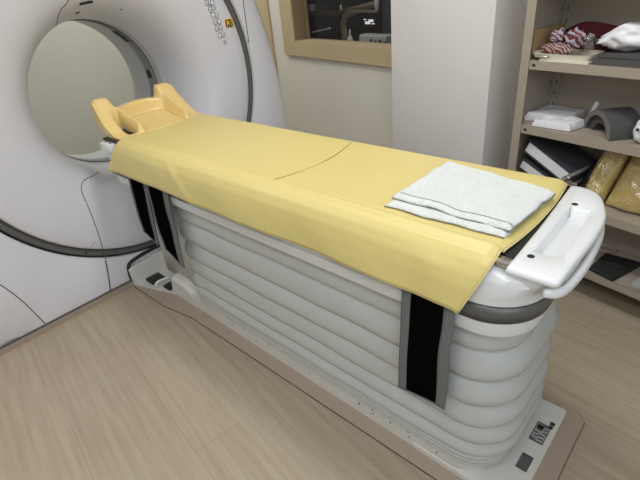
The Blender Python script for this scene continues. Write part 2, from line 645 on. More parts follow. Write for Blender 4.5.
# ring trim in the groove between cover and housing
loft('ring_trim', [circ(RO - .010, GX - .030), circ(RO - .012, GX - .014), circ(RO - .022, GX - .008), circ(RI + .014, GX - .012), circ(RI - .001, GX - .030)], M_groove, gan, cap0=False, cap1=False, sharp=30)
loft('ring_gap', [circ(RO + .0005, GX - .022), circ(RO - .011, GX - .022), circ(RO - .011, GX - .045), circ(RO + .0005, GX - .045)], M_dark, gan, cap0=False, cap1=False)


def on_face(y, z, lift=0.0):
    r = math.hypot(y - CY, z - GZ)
    for _ in range(4):
        cy, cz = axis_at(r)
        r = math.hypot(y - cy, z - cz)
    if r < RI:
        return Vector((face_x(r) + lift, y, z))
    return Vector((GX + lift, y, z))


def seam(pts, w=.0022, lift=0.0012, n=6):
    P = spline([(0, y, z) for y, z in pts], n)
    P = [on_face(p.y, p.z, lift - w * .6) for p in P]
    return tube('panel_seam', P, w, M_seam, gan, seg=6)


seam([(-.20, .588), (-.27, .602), (-.315, .609), (-.345, .602), (-.362, .578), (-.366, .55), (-.372, .42), (-.379, .30), (-.384, .225), (-.386, .212)])
seam([(-.388, .205), (-.396, .15), (-.407, .09), (-.420, .03)], w=.0045)
seam([(-1.03, .50), (-.93, .42), (-.86, .355), (-.80, .215), (-.755, .035)], w=.0025)
seam([(.782, 1.08), (.785, 1.18), (.790, 1.32), (.795, 1.45)], w=.003)
seam([(-.442, .275), (-.425, .31), (-.40, .325)], w=.0012)
# panel at the crown of the bore
seam([(-.165, 1.290), (-.170, 1.325), (-.158, 1.352), (-.130, 1.374), (-.105, 1.41), (-.05, 1.435), (.06, 1.44)], w=.0025, lift=.001)
for y0, y1, z0, w in ((-.066, -.006, 1.366, .007), (-.072, -.056, 1.330, .004)):
    tube('sensor_slot', [on_face(y0, z0, .001), on_face((y0 + y1) / 2, z0 + .003, .001), on_face(y1, z0 + .004, .001)], w, M_dark, gan, seg=8)
tube('sensor_slot', [on_face(.137, 1.325, -.004), on_face(.1375, 1.3255, .001)], .004, M_dark, gan, seg=8)
tube('trim_screw', [Vector((GX - .014, -.46, .966 - math.sqrt(.80 ** 2 - .42 ** 2))), Vector((GX - .004, -.46, .966 - math.sqrt(.80 ** 2 - .42 ** 2)))], .006, M_dark, gan, seg=8)

# control buttons printed on the cover, right of the bore
BT = [(.540, 1.335), (.566, 1.335), (.541, 1.308), (.556, 1.302), (.574, 1.305), (.556, 1.275), (.578, 1.283), (.566, 1.247), (.590, 1.246), (.573, 1.212), (.597, 1.213), (.576, 1.180), (.600, 1.182), (.586, 1.145), (.607, 1.147), (.612, 1.107)]
for i, (y, z) in enumerate(BT):
    rr = .0115 if i not in (3, 15) else .0085
    c = on_face(y, z)
    ring = [c + Vector((.0012, rr * math.cos(a), rr * 1.15 * math.sin(a))) for a in [2 * math.pi * k / 16 for k in range(16)]]
    b = loft('button', [[p + Vector((-.004, 0, 0)) for p in ring], ring, [c + (p - c) * .8 + Vector((.0016, 0, 0)) for p in ring]], M_label_white, gan, cap0=False)
    tube('button_outline', [p + Vector((.0006, 0, 0)) for p in ring], .0017, M_label_line, gan, seg=5, closed=True)
    if i % 3 != 1:
        boxes('button_symbol', [(c + Vector((.003, -.001, .001)), (.0012, .007, .0035)), (c + Vector((.003, .003, -.003)), (.0012, .0035, .005))], M_label_line, gan)
st = box('warning_sticker', on_face(.660, 1.197, .002), (.002, .052, .044), M_yellow_sticker, gan)
st['label'] = 'yellow sticker with black marks'
cs = on_face(.660, 1.197, .0036)
boxes('sticker_print', [(cs + Vector((0, a, b)), (.0012, s, t)) for a, b, s, t in ((-.020, 0, .007, .036), (.003, .015, .026, .006), (.006, -.002, .008, .026), (.018, -.004, .006, .022), (-.006, -.010, .006, .012), (.004, -.018, .030, .004))], M_dark, gan)
# brown floor plinth along the front
box('floor_plinth', (GX - .02, 0, .013), (.075, 2.10, .026), M_plate, gan)
box('plinth_gap', (GX + .004, 0, .030), (.012, 2.10, .006), M_seam, gan)


# ------------------------------------------------------------------ patient couch
tab = thing('patient_couch', 'long white scanner couch with ribbed bellows side and yellow cover on top', 'couch', (.5, 0, 0))
# brown plate on the floor
pl = [(-.60, -.306), (-.30, -.300), (-.10, -.268), (.30, -.264), (1.46, -.256), (1.497, -.215), (1.497, .218), (1.461, .256), (-.60, .262)]
loft('floor_plate', [[Vector((x, y, 0.0)) for x, y in pl], [Vector((x, y, .008)) for x, y in pl], [Vector((x * .999, y * .99, .010)) for x, y in pl]], M_plate, tab, smooth=False)
loft('plate_edge_gap', [[Vector((.45 + (x - .45) * 1.0025, y * 1.012, 0.0)) for x, y in pl], [Vector((.45 + (x - .45) * 1.0025, y * 1.012, .003)) for x, y in pl]], M_seam, tab, smooth=False)
# foot end panel with its labels
loft('foot_panel', [[Vector((x, y, z)) for x, y in rrect(1.10, 1.442, -.212, .212, .012)] for z in (.008, .030)] + [[Vector((x, y, .032)) for x, y in rrect(1.10, 1.440, -.210, .210, .012)]], M_skirt, tab, sharp=30)


def panel_label(cx, cy, sx, sy, name, lines):
    lb = box(name, (cx, cy, .0328), (sx, sy, .0012), M_cream if False else M_grey_plastic, tab)
    boxes(name + '_print', [((cx + a * sx, cy + b * sy, .0338), (s * sx, t * sy, .0008)) for a, b, s, t in lines], M_dark, tab)


random.seed(3)
ln = [(0, .47, .98, .05), (0, -.47, .98, .05), (.47, 0, .05, .98), (-.47, 0, .05, .98)]
panel_label(1.405, .069, .042, .082, 'rating_label', ln + [(random.uniform(-.1, .1) + (.25 if k % 2 else -.2), -.38 + k * .085, random.uniform(.2, .5), .045) for k in range(10)] + [(-.15, .28, .45, .22)])
panel_label(1.406, -.061, .033, .060, 'notice_label', ln + [(0, -.38 + k * .11, .84, .07) for k in range(8)])
boxes('icon_mark', [((1.424, .126, .0328), (.014, .014, .0015)), ((1.424, .110, .0328), (.012, .012, .0015))], M_dark, tab)
# skirt below the bellows
loft('skirt', [[Vector((x, y, z)) for x, y in rrect(-.24, 1.355 - .03, -.209, .209, (.09, .02, .02, .09))] for z in (.008, .085)], M_skirt, tab, sharp=40)
for x, z in ((.16, .05), (.23, .058), (.32, .042), (.40, .06), (.64, .048), (.885, .056), (.942, .066), (.944, .048), (1.016, .058), (1.086, .068), (1.09, .046), (1.19, .055)):
    tube('screw', [(x, -.206, z), (x, -.2102, z)], .0042 if int(x * 1000) % 2 else .003, M_dark, tab, seg=8)

# bellows: rounded-rectangle rings stacked with scalloped ribs
loops = []
for (o, z) in ((-.012, .07), (-.004, .072), (.004, .078), (.004, .083), (-.006, .086), (.002, .089), (.005, .094), (.003, .099), (-.005, .102), (.002, .105), (.005, .110), (-.002, .116)):
    loops.append((o, z))
CR = [.120, .178, .250, .335, .425, .525, .625]
for za, zb in zip(CR, CR[1:]):
    for q in range(12):
        t = q / 12
        bul = .038 * math.sin(math.pi * t ** .58) ** .8
        if za > .5:
            bul *= .6
        loops.append((-.018 + bul, za + (zb - za) * t))
LP = []
for o, z in loops:
    on = o * .42
    rr = densify(rrect(-.105 - o, 1.362 + o, -.213 - on, .213 + on, (.12 + o, .05 + max(o, -.02), .05 + max(o, -.02), .12 + o), k=10), 2.0)
    lp = []
    for x, y in rr:
        w_ = .0045 * mnoise.noise(Vector((x * 2.2, y * 4, z * 9))) if z > .12 else 0
        lp.append(Vector((x + w_, y + w_ * .6, z)))
    LP.append(lp)
# resample long sides for the gentle waviness
def resample(lp, n=150):
    d = [0]
    for i in range(len(lp)):
        d.append(d[-1] + (lp[(i + 1) % len(lp)] - lp[i]).length)
    out = []
    j = 0
    for k in range(n):
        s = d[-1] * k / n
        while d[j + 1] < s:
            j += 1
        t = (s - d[j]) / max(1e-9, d[j + 1] - d[j])
        out.append(lp[j].lerp(lp[(j + 1) % len(lp)], t))
    return out


LP2 = []
for lp in LP:
    q = resample(lp)
    LP2.append([p + Vector((0, .004 * mnoise.noise(Vector((p.x * 5, p.z * 12, 2.0))) * (1 if p.z > .12 else 0), .004 * mnoise.noise(Vector((p.x * 4, p.y * 4, p.z * 5))) * (1 if p.z > .12 else 0))) for p in q])
loft('bellows', LP2, M_bellows, tab)
# dark lift column between the bellows and the gantry
loft('lift_column', [[Vector((x, y, z)) for x, y in rrect(-.46, -.10, -.17, .17, .03)] for z in (.10, .62)], M_skirt, tab)

# upper body of the couch (rounded foot end)
prof = [(-.050, .600), (-.030, .604), (-.012, .618), (-.006, .64), (-.002, .662), (-.008, .665), (-.008, .711), (-.001, .714), (0, .735), (0, .775), (-.004, .792), (-.010, .802), (-.020, .8085), (-.045, .811)]
fr = [[Vector((x, y, z)) for x, y in rrect(-.51 - o, 1.400 + o - (.028 * sm(.785, .805, z)), -.252 - o, .250 + o, (.13 + o - .065 * sm(.715, .80, z), .03 + max(o, -.02), .03 + max(o, -.02), .13 + o - .065 * sm(.715, .80, z)), k=12)] for o, z in prof]
loft('couch_frame', fr, M_white, tab, sharp=35)
# dark grey band set into the frame side: near side, round the corner, tapering to a tip
base = rrect(-.505, 1.3995, -.2515, .2495, (.13, .03, .03, .13), k=12)
base3 = [Vector((x, y, 0)) for x, y in base]
path = [p for p in resample(base3, 500)]
nb = [p for p in path if (p.y < -.246 and 1.12 < p.x < 1.27) or (p.x > 1.25 and p.y < .02)]
V, F = [], []
for i, p in enumerate(nb):
    ext = sm(-.06, .015, p.y)
    lo_, hi_ = .667 + ext * .020, .7105 - ext * .008
    V += [p + Vector((0, 0, lo_)), p + Vector((0, 0, hi_))]
    if i:
        F.append((2 * i - 2, 2 * i, 2 * i + 1, 2 * i - 1))
mesh('side_band', V, F, M_band, tab, solid=.003)
box('side_band', (.01, -.2515, .688), (.24, .004, .042), M_band, tab)
box('side_band', (-.435, -.2515, .690), (.145, .004, .044), M_band, tab)
# black rail end insert and top deck under the cover
box('deck', (.42, 0, .818), (1.84, .40, .012), M_black, tab)
box('rail_end_cap', (-.455, -.245, .803), (.10, .05, .036), M_white, tab, bevel=.008)
boxes('rail_buttons', [((-.47, -.250, .822), (.012, .012, .004)), ((-.445, -.244, .822), (.012, .008, .004)), ((-.425, -.252, .822), (.008, .008, .004))], M_brown_desk, tab)
box('end_bracket', (1.322, -.222, .822), (.034, .024, .014), M_metal, tab, bevel=.003)
box('end_bracket', (1.312, .222, .822), (.034, .024, .014), M_metal, tab, bevel=.003)

# moulded end cap with tray and grip
OUTER = [(1.339, -.246), (1.428, -.244), (1.438, -.236), (1.441, -.218), (1.4425, -.15), (1.4455, -.05), (1.444, .03), (1.437, .085), (1.421, .138), (1.400, .186), (1.374, .214), (1.345, .224), (1.323, .224), (1.3185, .216), (1.329, .0)]
TRAY = [(1.361, -.160), (1.357, .074), (1.3615, .084), (1.368, .088), (1.396, .087), (1.404, .080), (1.408, .055), (1.416, -.118), (1.414, -.140), (1.405, -.158), (1.385, -.163)]


def ring_of(poly, z, inset=0.0, n=180, c=(1.386, -.035)):
    out = []
    for i in range(n):
        a = 2 * math.pi * i / n
        # denser sampling towards the long ends
        dx, dy = math.cos(a) * .062, math.sin(a) * .235
        L = math.hypot(dx, dy)
        dx, dy = dx / L, dy / L
        best = 9
        for (x0, y0), (x1, y1) in zip(poly, poly[1:] + poly[:1]):
            ex, ey = x1 - x0, y1 - y0
            den = dx * ey - dy * ex
            if abs(den) < 1e-12:
                continue
            t = ((x0 - c[0]) * ey - (y0 - c[1]) * ex) / den
            u = ((x0 - c[0]) * dy - (y0 - c[1]) * dx) / den
            if t > 0 and -1e-6 <= u <= 1 + 1e-6:
                best = min(best, t)
        r = best - inset * min(2.2, 1 / max(.2, math.hypot(dx * 1.0, dy * .6)))
        out.append(Vector((c[0] + dx * r, c[1] + dy * r, z)))
    return out


SO = [(p.x, p.y) for p in spline([(x, y, 0) for x, y in OUTER[1:13]], 4)] + [OUTER[13], OUTER[14], OUTER[0]]
ST = [(p.x, p.y) for p in spline([(x, y, 0) for x, y in TRAY + TRAY[:1]], 4)][:-1]
capl = [ring_of(SO, .806, .012), ring_of(SO, .8075, .004), ring_of(SO, .813, 0), ring_of(SO, .820, 0), ring_of(SO, .8255, .003), ring_of(SO, .828, .009),
        ring_of(ST, .828, 0), ring_of(ST, .8255, .003), ring_of(ST, .804, .010), ring_of(ST, .8015, .014)]
loft('end_cap', capl, M_white, tab, sharp=60)
loft('cap_skirt', [[Vector((x, y, z)) for x, y in rrect(1.28, 1.390 + o, -.236 + q, .200, (.075, .01, .01, .050))] for o, q, z in ((-.01, .05, .715), (.022, .02, .760), (.036, .004, .795), (.036, .002, .8065))], M_white, tab, cap0=False, cap1=False, sharp=50)
for x, y in ((1.364, -.182), (1.362, .104)):
    tube('cap_plug', [(x, y, .820), (x, y, .8288)], .0075, M_dark, tab, seg=12)
gp = spline([(1.376, .200, .794), (1.410, .150, .792), (1.436, .06, .787), (1.4455, -.05, .782), (1.445, -.14, .779), (1.436, -.200, .778), (1.412, -.228, .782)], 6)
tube('pull_grip', gp, [.011 + .005 * math.sin(math.pi * i / (len(gp) - 1)) for i in range(len(gp))], M_white, tab, seg=14, flat=.62)

# pedal housing at the gantry end
HY0, HY1, HX0, HX1 = -.298, -.04, -.618, -.130


def hz(u, v):
    x = HX0 + (HX1 - HX0) * u
    y0 = HY0 - .004 + .090 * max(0, min(1, (x + .60) / .27))
    y = y0 + (HY1 - y0) * v
    z = .118 + .02 * v
    rec = sm(-.594, -.584, x) * (1 - sm(-.345, -.330, x)) * (1 - sm(-.125, -.113, y))
    z = z * (1 - rec) + .026 * rec
    e = min(y - y0, x - HX0)
    z -= .014 * (1 - sm(0, .014, e)) * (1 - rec)
    z -= .030 * sm(-.24, -.135, x)
    return Vector((x, y, z))


def height_solid(name, fn, nu, nv, z0, m, parent, sharp=None):
    V = [fn(i / nu, j / nv) for j in range(nv + 1) for i in range(nu + 1)]
    n0 = len(V)
    V += [Vector((p.x, p.y, z0)) for p in V]
    F = []
    for j in range(nv):
        for i in range(nu):
            q = j * (nu + 1) + i
            F.append((q, q + 1, q + nu + 2, q + nu + 1))
            F.append((n0 + q + nu + 1, n0 + q + nu + 2, n0 + q + 1, n0 + q))
    ring = list(range(nu)) + [j * (nu + 1) + nu for j in range(nv)] + [nv * (nu + 1) + i for i in range(nu, 0, -1)] + [j * (nu + 1) for j in range(nv, 0, -1)]
    for k in range(len(ring)):
        x, y = ring[k], ring[(k + 1) % len(ring)]
        F.append((y, x, n0 + x, n0 + y))
    return mesh(name, V, F, m, parent, sharp=sharp)


height_solid('pedal_housing', hz, 110, 60, .009, M_skirt, tab, sharp=50)
for px, py, sx in ((-.520, -.215, .075), (-.385, -.190, .060)):
    box('foot_pedal', (px, py, .036), (sx, .080, .014), M_black, tab, bevel=.005)
tube('pedal_guard', spline([(-.455, -.246, .030), (-.452, -.242, .050), (-.442, -.205, .056), (-.432, -.160, .050), (-.432, -.154, .030)], 5), .007, M_white, tab, seg=8)
gk = spline([(-.628, -.296, .012), (-.630, -.298, .07), (-.630, -.286, .122), (-.630, -.24, .140), (-.630, -.12, .150), (-.628, .0, .155)], 6)
tube('gasket', gk, .010, M_dark, tab, seg=8)
for vc, vs_ in (((-.50, -.098, .134), (.05, .007, .005)), ((-.49, -.078, .136), (.05, .007, .005)), ((-.38, -.096, .134), (.04, .007, .005))):
    box('vent_slot', vc, vs_, M_dark, tab)


# ------------------------------------------------------------------ head holder
hh = thing('head_holder', 'yellow moulded head holder fixed to the gantry end of the couch', 'head holder', (-.48, 0, .82))
HX_A, HX_B = -.335, -.625
RAW = {}


def head_h(x, y):
    t = max(0, (-.35 - x) / .25)
    yc = y - .014
    ay = abs(yc)
    wing = .830 + .150 * min(t, 1.0) ** 2.2
    cav = .836 + .047 * t ** 1.5
    sh = .868 + .080 * t
    rim = .934 - .010 * (yc / .11) ** 2
    bx = -.585 + .028 * (yc / .11) ** 2          # curved back wall
    inside = 1 - sm(.108, .116, ay)
    back = 1 - sm(bx - .008, bx, x)
    z_in = cav * (1 - back) + rim * back
    w0 = .128 if y < 0 else .122
    a = sm(w0, w0 + .012, ay)
    shoulder = sh * (1 - sm(-.392, -.380, x)) + .834 * sm(-.392, -.380, x)
    shoulder = shoulder * (1 - a) + wing * a
    if x < -.555:
        k = 1 - sm(-.590, -.555, x)
        tip = sm(.120, .160, ay) if y < 0 else sm(.085, .115, ay)
        shoulder = shoulder * (1 - k) + (rim * (1 - tip) + max(wing, rim) * tip) * k
    z = z_in * inside + max(shoulder, cav) * (1 - inside)
    z -= .014 * sm(.198, .22, abs(y)) * min(t, 1)
    return z


NU, NV = 76, 110
Z = [[head_h(HX_A + (HX_B - HX_A) * i / NU, -.220 + .440 * j / NV) for i in range(NU + 1)] for j in range(NV + 1)]
for _ in range(2):
    Z2 = [r[:] for r in Z]
    for j in range(NV + 1):
        for i in range(NU + 1):
            s = c = 0
            for dj in (-1, 0, 1):
                for di in (-1, 0, 1):
                    if 0 <= j + dj <= NV and 0 <= i + di <= NU:
                        s += Z[j + dj][i + di]
                        c += 1
            Z2[j][i] = s / c
    Z = Z2
V, F = [], []


def bot(x):
    t = max(0, (-.35 - x) / .25)
    return .823 + .036 * min(1.1, t) ** 2.5


def in_slot(i, j):
    x = HX_A + (HX_B - HX_A) * (i + .5) / NU
    y = -.220 + .440 * (j + .5) / NV
    cy = .152 + .016 * sm(-.53, -.40, x) * 0
    return -.555 < x < -.400 and -.166 < y < -.124


for j in range(NV + 1):
    for i in range(NU + 1):
        x = HX_A + (HX_B - HX_A) * i / NU
        y = -.220 + .440 * j / NV
        y *= (1 - .06 * sm(-.50, -.62, x))
        V.append(Vector((x, y, Z[j][i])))
nb_ = len(V)
for j in range(NV + 1):
    for i in range(NU + 1):
        x = HX_A + (HX_B - HX_A) * i / NU
        y = V[j * (NU + 1) + i].y
        V.append(Vector((x, y, min(Z[j][i] - .004, bot(x)))))
used = {}
for j in range(NV):
    for i in range(NU):
        if in_slot(i, j):
            continue
        a = j * (NU + 1) + i
        q = (a, a + 1, a + NU + 2, a + NU + 1)
        F.append(q)
        F.append(tuple(nb_ + k for k in reversed(q)))
        for e in range(4):
            ed = (q[e], q[(e + 1) % 4])
            if (ed[1], ed[0]) in used:
                del used[(ed[1], ed[0])]
            else:
                used[ed] = 1
for a, b in used:
    F.append((b, a, nb_ + a, nb_ + b))
mesh('shell', V, F, M_head, hh, sharp=55)
grid('pad', lambda u, v: Vector((HX_A - .02 + (-.554 - HX_A + .02) * u, -.088 + .204 * v, .840 + .047 * max(0, (-.35 - (HX_A - .02 + (-.554 - HX_A + .02) * u)) / .25) ** 1.5 + .0015 * math.sin(math.pi * v))), 20, 12, M_head, hh, solid=.006, offset=-1)
box('mount_bracket', (-.445, -.19, .826), (.15, .10, .010), M_black, hh)
box('slot_shade', (-.490, -.145, .829), (.15, .07, .006), M_black, hh)  # black plate added below the slot, standing in for the shade inside it

# ------------------------------------------------------------------ yellow cover
cov = thing('couch_cover', 'pale yellow vinyl cover draped over the couch top with hanging near edge', 'cover', (.48, 0, .83))
PR = [(-.281, .704, 1.0), (-.278, .735, .75), (-.273, .765, .5), (-.264, .797, .25), (-.250, .822, .08), (-.236, .8350, 0), (-.222, .8385, 0), (-.213, .8435, 0), (-.206, .8450, 0), (-.2005, .8435, 0), (-.198, .8365, 0), (-.194, .8365, 0), (-.190, .8385, 0),
      (-.14, .8375, 0), (-.07, .837, 0), (0, .837, 0), (.07, .837, 0), (.14, .838, 0), (.19, .839, 0), (.206, .838, 0), (.222, .832, .08), (.236, .81, .3), (.243, .77, .6), (.247, .72, 1.0)]


def cov_pt(u, v):
    k = v * (len(PR) - 1)
    i = min(int(k), len(PR) - 2)
    t = k - i
    y, z, h = [PR[i][q] + (PR[i + 1][q] - PR[i][q]) * t for q in range(3)]
    xa = -.365 - .085 * h
    xb = 1.310 + .014 * (1 - min(1, (y / .21) ** 2)) - .050 * h
    x = xa + (xb - xa) * u
    # soft ripples along the hanging edge and shallow creases on top
    n = mnoise.noise(Vector((x * 3.0, z * 4.5 + x * 1.5, 1.3)))
    n2 = mnoise.noise(Vector((x * 9.0 + z * 9, z * 8.0, 5.1)))
    if y < 0:
        y += h * (-.009 * n - .005 * n2) - .003 * h * math.sin(x * 7)
        # pinched crease near the gantry end
        cx = .045 + (.83 - z) * 1.3
        dd = (x - cx) / .030
        y -= .008 * sm(.0, .35, h) * math.exp(-dd * dd) * (1 - .6 * h)
        dd2 = (x - 1.17 - (.83 - z) * .4) / .05
        y -= .006 * sm(0, .3, h) * math.exp(-dd2 * dd2)
    z += (1 - min(1, h * 3)) * .0016 * mnoise.noise(Vector((x * 6, y * 8, 0)))
    # end rolls down over the pad at the foot end
    e = sm(.988, 1.0, u)
    z -= .008 * e
    return Vector((x, y, z))


grid('sheet', cov_pt, 260, 92, M_sheet, cov, solid=.0035, offset=1)
tube('hem_piping', [cov_pt(u / 130, 0) for u in range(131)], .0036, M_sheet_edge, cov, seg=6)
tube('end_piping', [cov_pt(1, v / 40) for v in range(0, 41)], .003, M_sheet_edge, cov, seg=6)
tube('end_piping', [cov_pt(0, v / 40) for v in range(0, 41)], .003, M_sheet_edge, cov, seg=6)
arc = spline([(.585, -.200, .8425), (.602, -.15, .8415), (.615, -.09, .841), (.622, -.02, .841), (.618, .05, .841), (.605, .12, .8415), (.583, .195, .842)], 8)
tube('arc_seam', arc, .0013, M_sheet_seam, cov, seg=6)

# ------------------------------------------------------------------ towel
tow = thing('folded_towel', 'folded pale blue-white towel lying on the yellow couch cover', 'towel', (1.14, 0, .842))
CA, CB, CC, CD = Vector((.985, .155, 0)), Vector((1.312, .090, 0)), Vector((1.298, -.165, 0)), Vector((.988, -.172, 0))


def bil(a, b, c, d, u, v):
    return (a * (1 - u) + b * u) * (1 - v) + (d * (1 - u) + c * u) * v


def slab(name, a, b, c, d, z0, th, seed, amp, wob):
    N, K = 60, 60

    def top(u, v):
        p = bil(a, b, c, d, u, v)
        wv = wob * mnoise.noise(Vector((u * 4, seed, 0)))
        p = p + Vector((wob * .6 * mnoise.noise(Vector((v * 5, seed, 3))), wv, 0)) * 1.0
        ed = min(u, 1 - u, v, 1 - v)
        r = sm(0, .035, ed)
        z = z0 + th * (.35 + .65 * r) + amp * mnoise.noise(Vector((p.x * 14, p.y * 14, seed))) + amp * .5 * mnoise.noise(Vector((p.x * 34, p.y * 34, seed + 4)))
        p.z = z
        return p
    V = [top(i / N, j / K) for j in range(K + 1) for i in range(N + 1)]
    n0 = len(V)
    V += [Vector((p.x, p.y, z0)) for p in V]
    F = []
    for j in range(K):
        for i in range(N):
            q = j * (N + 1) + i
            F.append((q, q + 1, q + N + 2, q + N + 1))
            F.append((n0 + q + N + 1, n0 + q + N + 2, n0 + q + 1, n0 + q))
    ring = [i for i in range(N)] + [j * (N + 1) + N for j in range(K)] + [K * (N + 1) + i for i in range(N, 0, -1)] + [j * (N + 1) for j in range(K, 0, -1)]
    for k in range(len(ring)):
        x, y = ring[k], ring[(k + 1) % len(ring)]
        F.append((y, x, n0 + x, n0 + y))
    o = mesh(name, V, F, M_towel, tow)
    return top


t1 = slab('lower_fold', CA, CB, CC, CD, .8425, .010, 1.0, .002, .006)
a2, b2, c2, d2 = CA + Vector((.002, .002, 0)), CB + Vector((.004, 0, 0)), CC + Vector((.006, .018, 0)), CD + Vector((.0, .034, 0))
t2 = slab('upper_fold', a2, b2, c2, d2, .8535, .009, 2.0, .0035, .010)
tube('hem_line', [t2(u / 40, 1) + Vector((0, -.001, -.004)) for u in range(41)], .0016, M_towel_hem, tow, seg=6)
tube('hem_line', [t1(u / 40, 1) + Vector((0, -.001, -.003)) for u in range(41)], .0018, M_towel_hem, tow, seg=6)
tube('hem_line', [t2(1, v / 40) + Vector((.001, 0, -.005)) for v in range(41)], .0016, M_towel_hem, tow, seg=6)
tube('hem_line', [t2(u / 40, .93) + Vector((0, 0, .0005)) for u in range(2, 41)], .0010, M_towel_hem, tow, seg=6)


# ------------------------------------------------------------------ straps
def strap(label, group, TL, TR, BL, BR, bowx=0.0, bowy=0.0, ew=(.17, .20)):
    t = thing('restraint_strap', label, 'strap', ((TL[0] + TR[0]) / 2, -.262, .75), group)

    def P(u, v, out=0.0):
        a = Vector(TL).lerp(Vector(TR), u)
        b = Vector(BL).lerp(Vector(BR), u)
        p = a.lerp(b, v)
        p.x += bowx * math.sin(math.pi * v) + .004 * mnoise.noise(Vector((v * 3, u, label.__len__())))
        p.y += bowy * math.sin(math.pi * v) + .010 * mnoise.noise(Vector((u * 1.6, v * 2.5, len(label)))) * v - out
        return p
    grid('webbing', lambda u, v: P(.02 + .96 * u, v), 14, 40, M_strap, t, solid=.004)
    for u0, u1 in ((0, ew[0]), (1 - ew[1], 1.0)):
        grid('side_binding', lambda u, v: P(u0 + (u1 - u0) * u, v, .003), 4, 40, M_strap_edge, t, solid=.004)
    grid('bottom_binding', lambda u, v: P(u, .992 + .008 * v, .0035), 10, 2, M_strap_edge, t, solid=.004)
    return t


strap('black strap with grey edges hanging straight at the foot end of the couch', 'black straps hanging from the couch',
      (1.102, -.2575, .745), (1.246, -.2575, .745), (1.086, -.262, .326), (1.233, -.262, .334))
strap('black strap with grey edges nearest the gantry, hanging below the yellow cover', 'black straps hanging from the couch',
      (-.318, -.2575, .745), (-.150, -.2575, .745), (-.352, -.262, .405), (-.225, -.262, .368), bowx=-.028, bowy=.008, ew=(.08, .17))
strap('black strap with grey edges second from the gantry, hanging over the foot pedals', 'black straps hanging from the couch',
      (-.140, -.2625, .745), (.022, -.2625, .745), (-.158, -.270, .375), (.000, -.272, .335), bowx=-.034, bowy=.008, ew=(.06, .22))


# ------------------------------------------------------------------ shelf rack
RX0, RX1, RO0, RO1 = .628, 1.80, 1.150, 1.415
SZ = [.150, .430, .728, .995, 1.285, 1.60]
rack = thing('steel_shelf_rack', 'beige steel shelf rack against the wall, right of the pillar', 'shelf rack', W((RX0 + RX1) / 2, (RO0 + RO1) / 2, 0))


def angle_post(d0, o0, sd, so):
    """L-shaped steel angle with punched slots"""
    w, t = .038, .003
    pts = [(0, 0), (w, 0), (w, t), (t, t), (t, w), (0, w)]
    lp = [[W(d0 + sd * a, o0 + so * b, z) for a, b in pts] for z in (0, 1.9)]
    loft('post', lp, M_rack, rack, smooth=False)
    L = []
    for k in range(36):
        z = .06 + k * .05
        L.append((W(d0 + sd * .020, o0 + so * .0012, z), (.007, .0040, .016)))
        L.append((W(d0 + sd * .0012, o0 + so * .020, z), (.0040, .007, .016)))
    return L


holes = []
angle_post(RX0, RO0 - .002, 1, 1)
angle_post(RX1, RO0 - .002, -1, 1)
holes += angle_post(RX0, RO1, 1, -1)
holes += angle_post(RX1, RO1, -1, -1)
hb = boxes('post_slots', holes, M_seam, rack, ax=ROOM)
hb['kind'] = 'stuff'
for z in SZ:
    d0, d1, o0, o1 = RX0 + .004, RX1 - .004, RO0 + .002, RO1 - .004
    s = boxes('shelf', [(W((d0 + d1) / 2, (o0 + o1) / 2, z - .002), (d1 - d0, o1 - o0, .004)),
                        (W((d0 + d1) / 2, o0 + .001, z - .017), (d1 - d0 - .07, .003, .034)), (W((d0 + d1) / 2, o1 - .001, z - .017), (d1 - d0 - .07, .003, .034)),
                        (W(d0 + .001, (o0 + o1) / 2, z - .017), (.003, o1 - o0 - .07, .034)), (W(d1 - .001, (o0 + o1) / 2, z - .017), (.003, o1 - o0 - .07, .034)),
                        (W((d0 + d1) / 2, o0 + .008, z - .033), (d1 - d0 - .07, .014, .003))], M_rack, rack, ax=ROOM)
    box('lip_hole', W(RX0 + .058, o0 - .0008, z - .017), (.014, .002, .010), M_dark, rack, ax=ROOM, bevel=.0009)


wbox('back_panel', RX0 + .01, RX1 - .01, RO1 + .002, RO1 + .005, .10, 1.88, M_rack, rack)
wbox('side_panel', RX0 + .002, RX0 + .004, RO0 + .036, RO1 - .036, .10, 1.88, M_rack, rack)

# ---- things on the upper shelf
zt = .995
g = 'packed things on the upper shelf'
tag(wbox('wooden_board', .640, .650, 1.19, 1.405, zt + .0005, zt + .108, M_wood, bevel=.002), 'light brown wooden board standing at the left end of the upper shelf', 'board')
tray = thing('enamel_tray', 'cream tray with a side handle on the upper shelf under the striped bag', 'tray', W(.78, 1.25, zt))


def wrr(d0, d1, o0, o1, r, z):
    return [W(d, o, z) for d, o in rrect(d0, d1, o0, o1, r, k=5)]


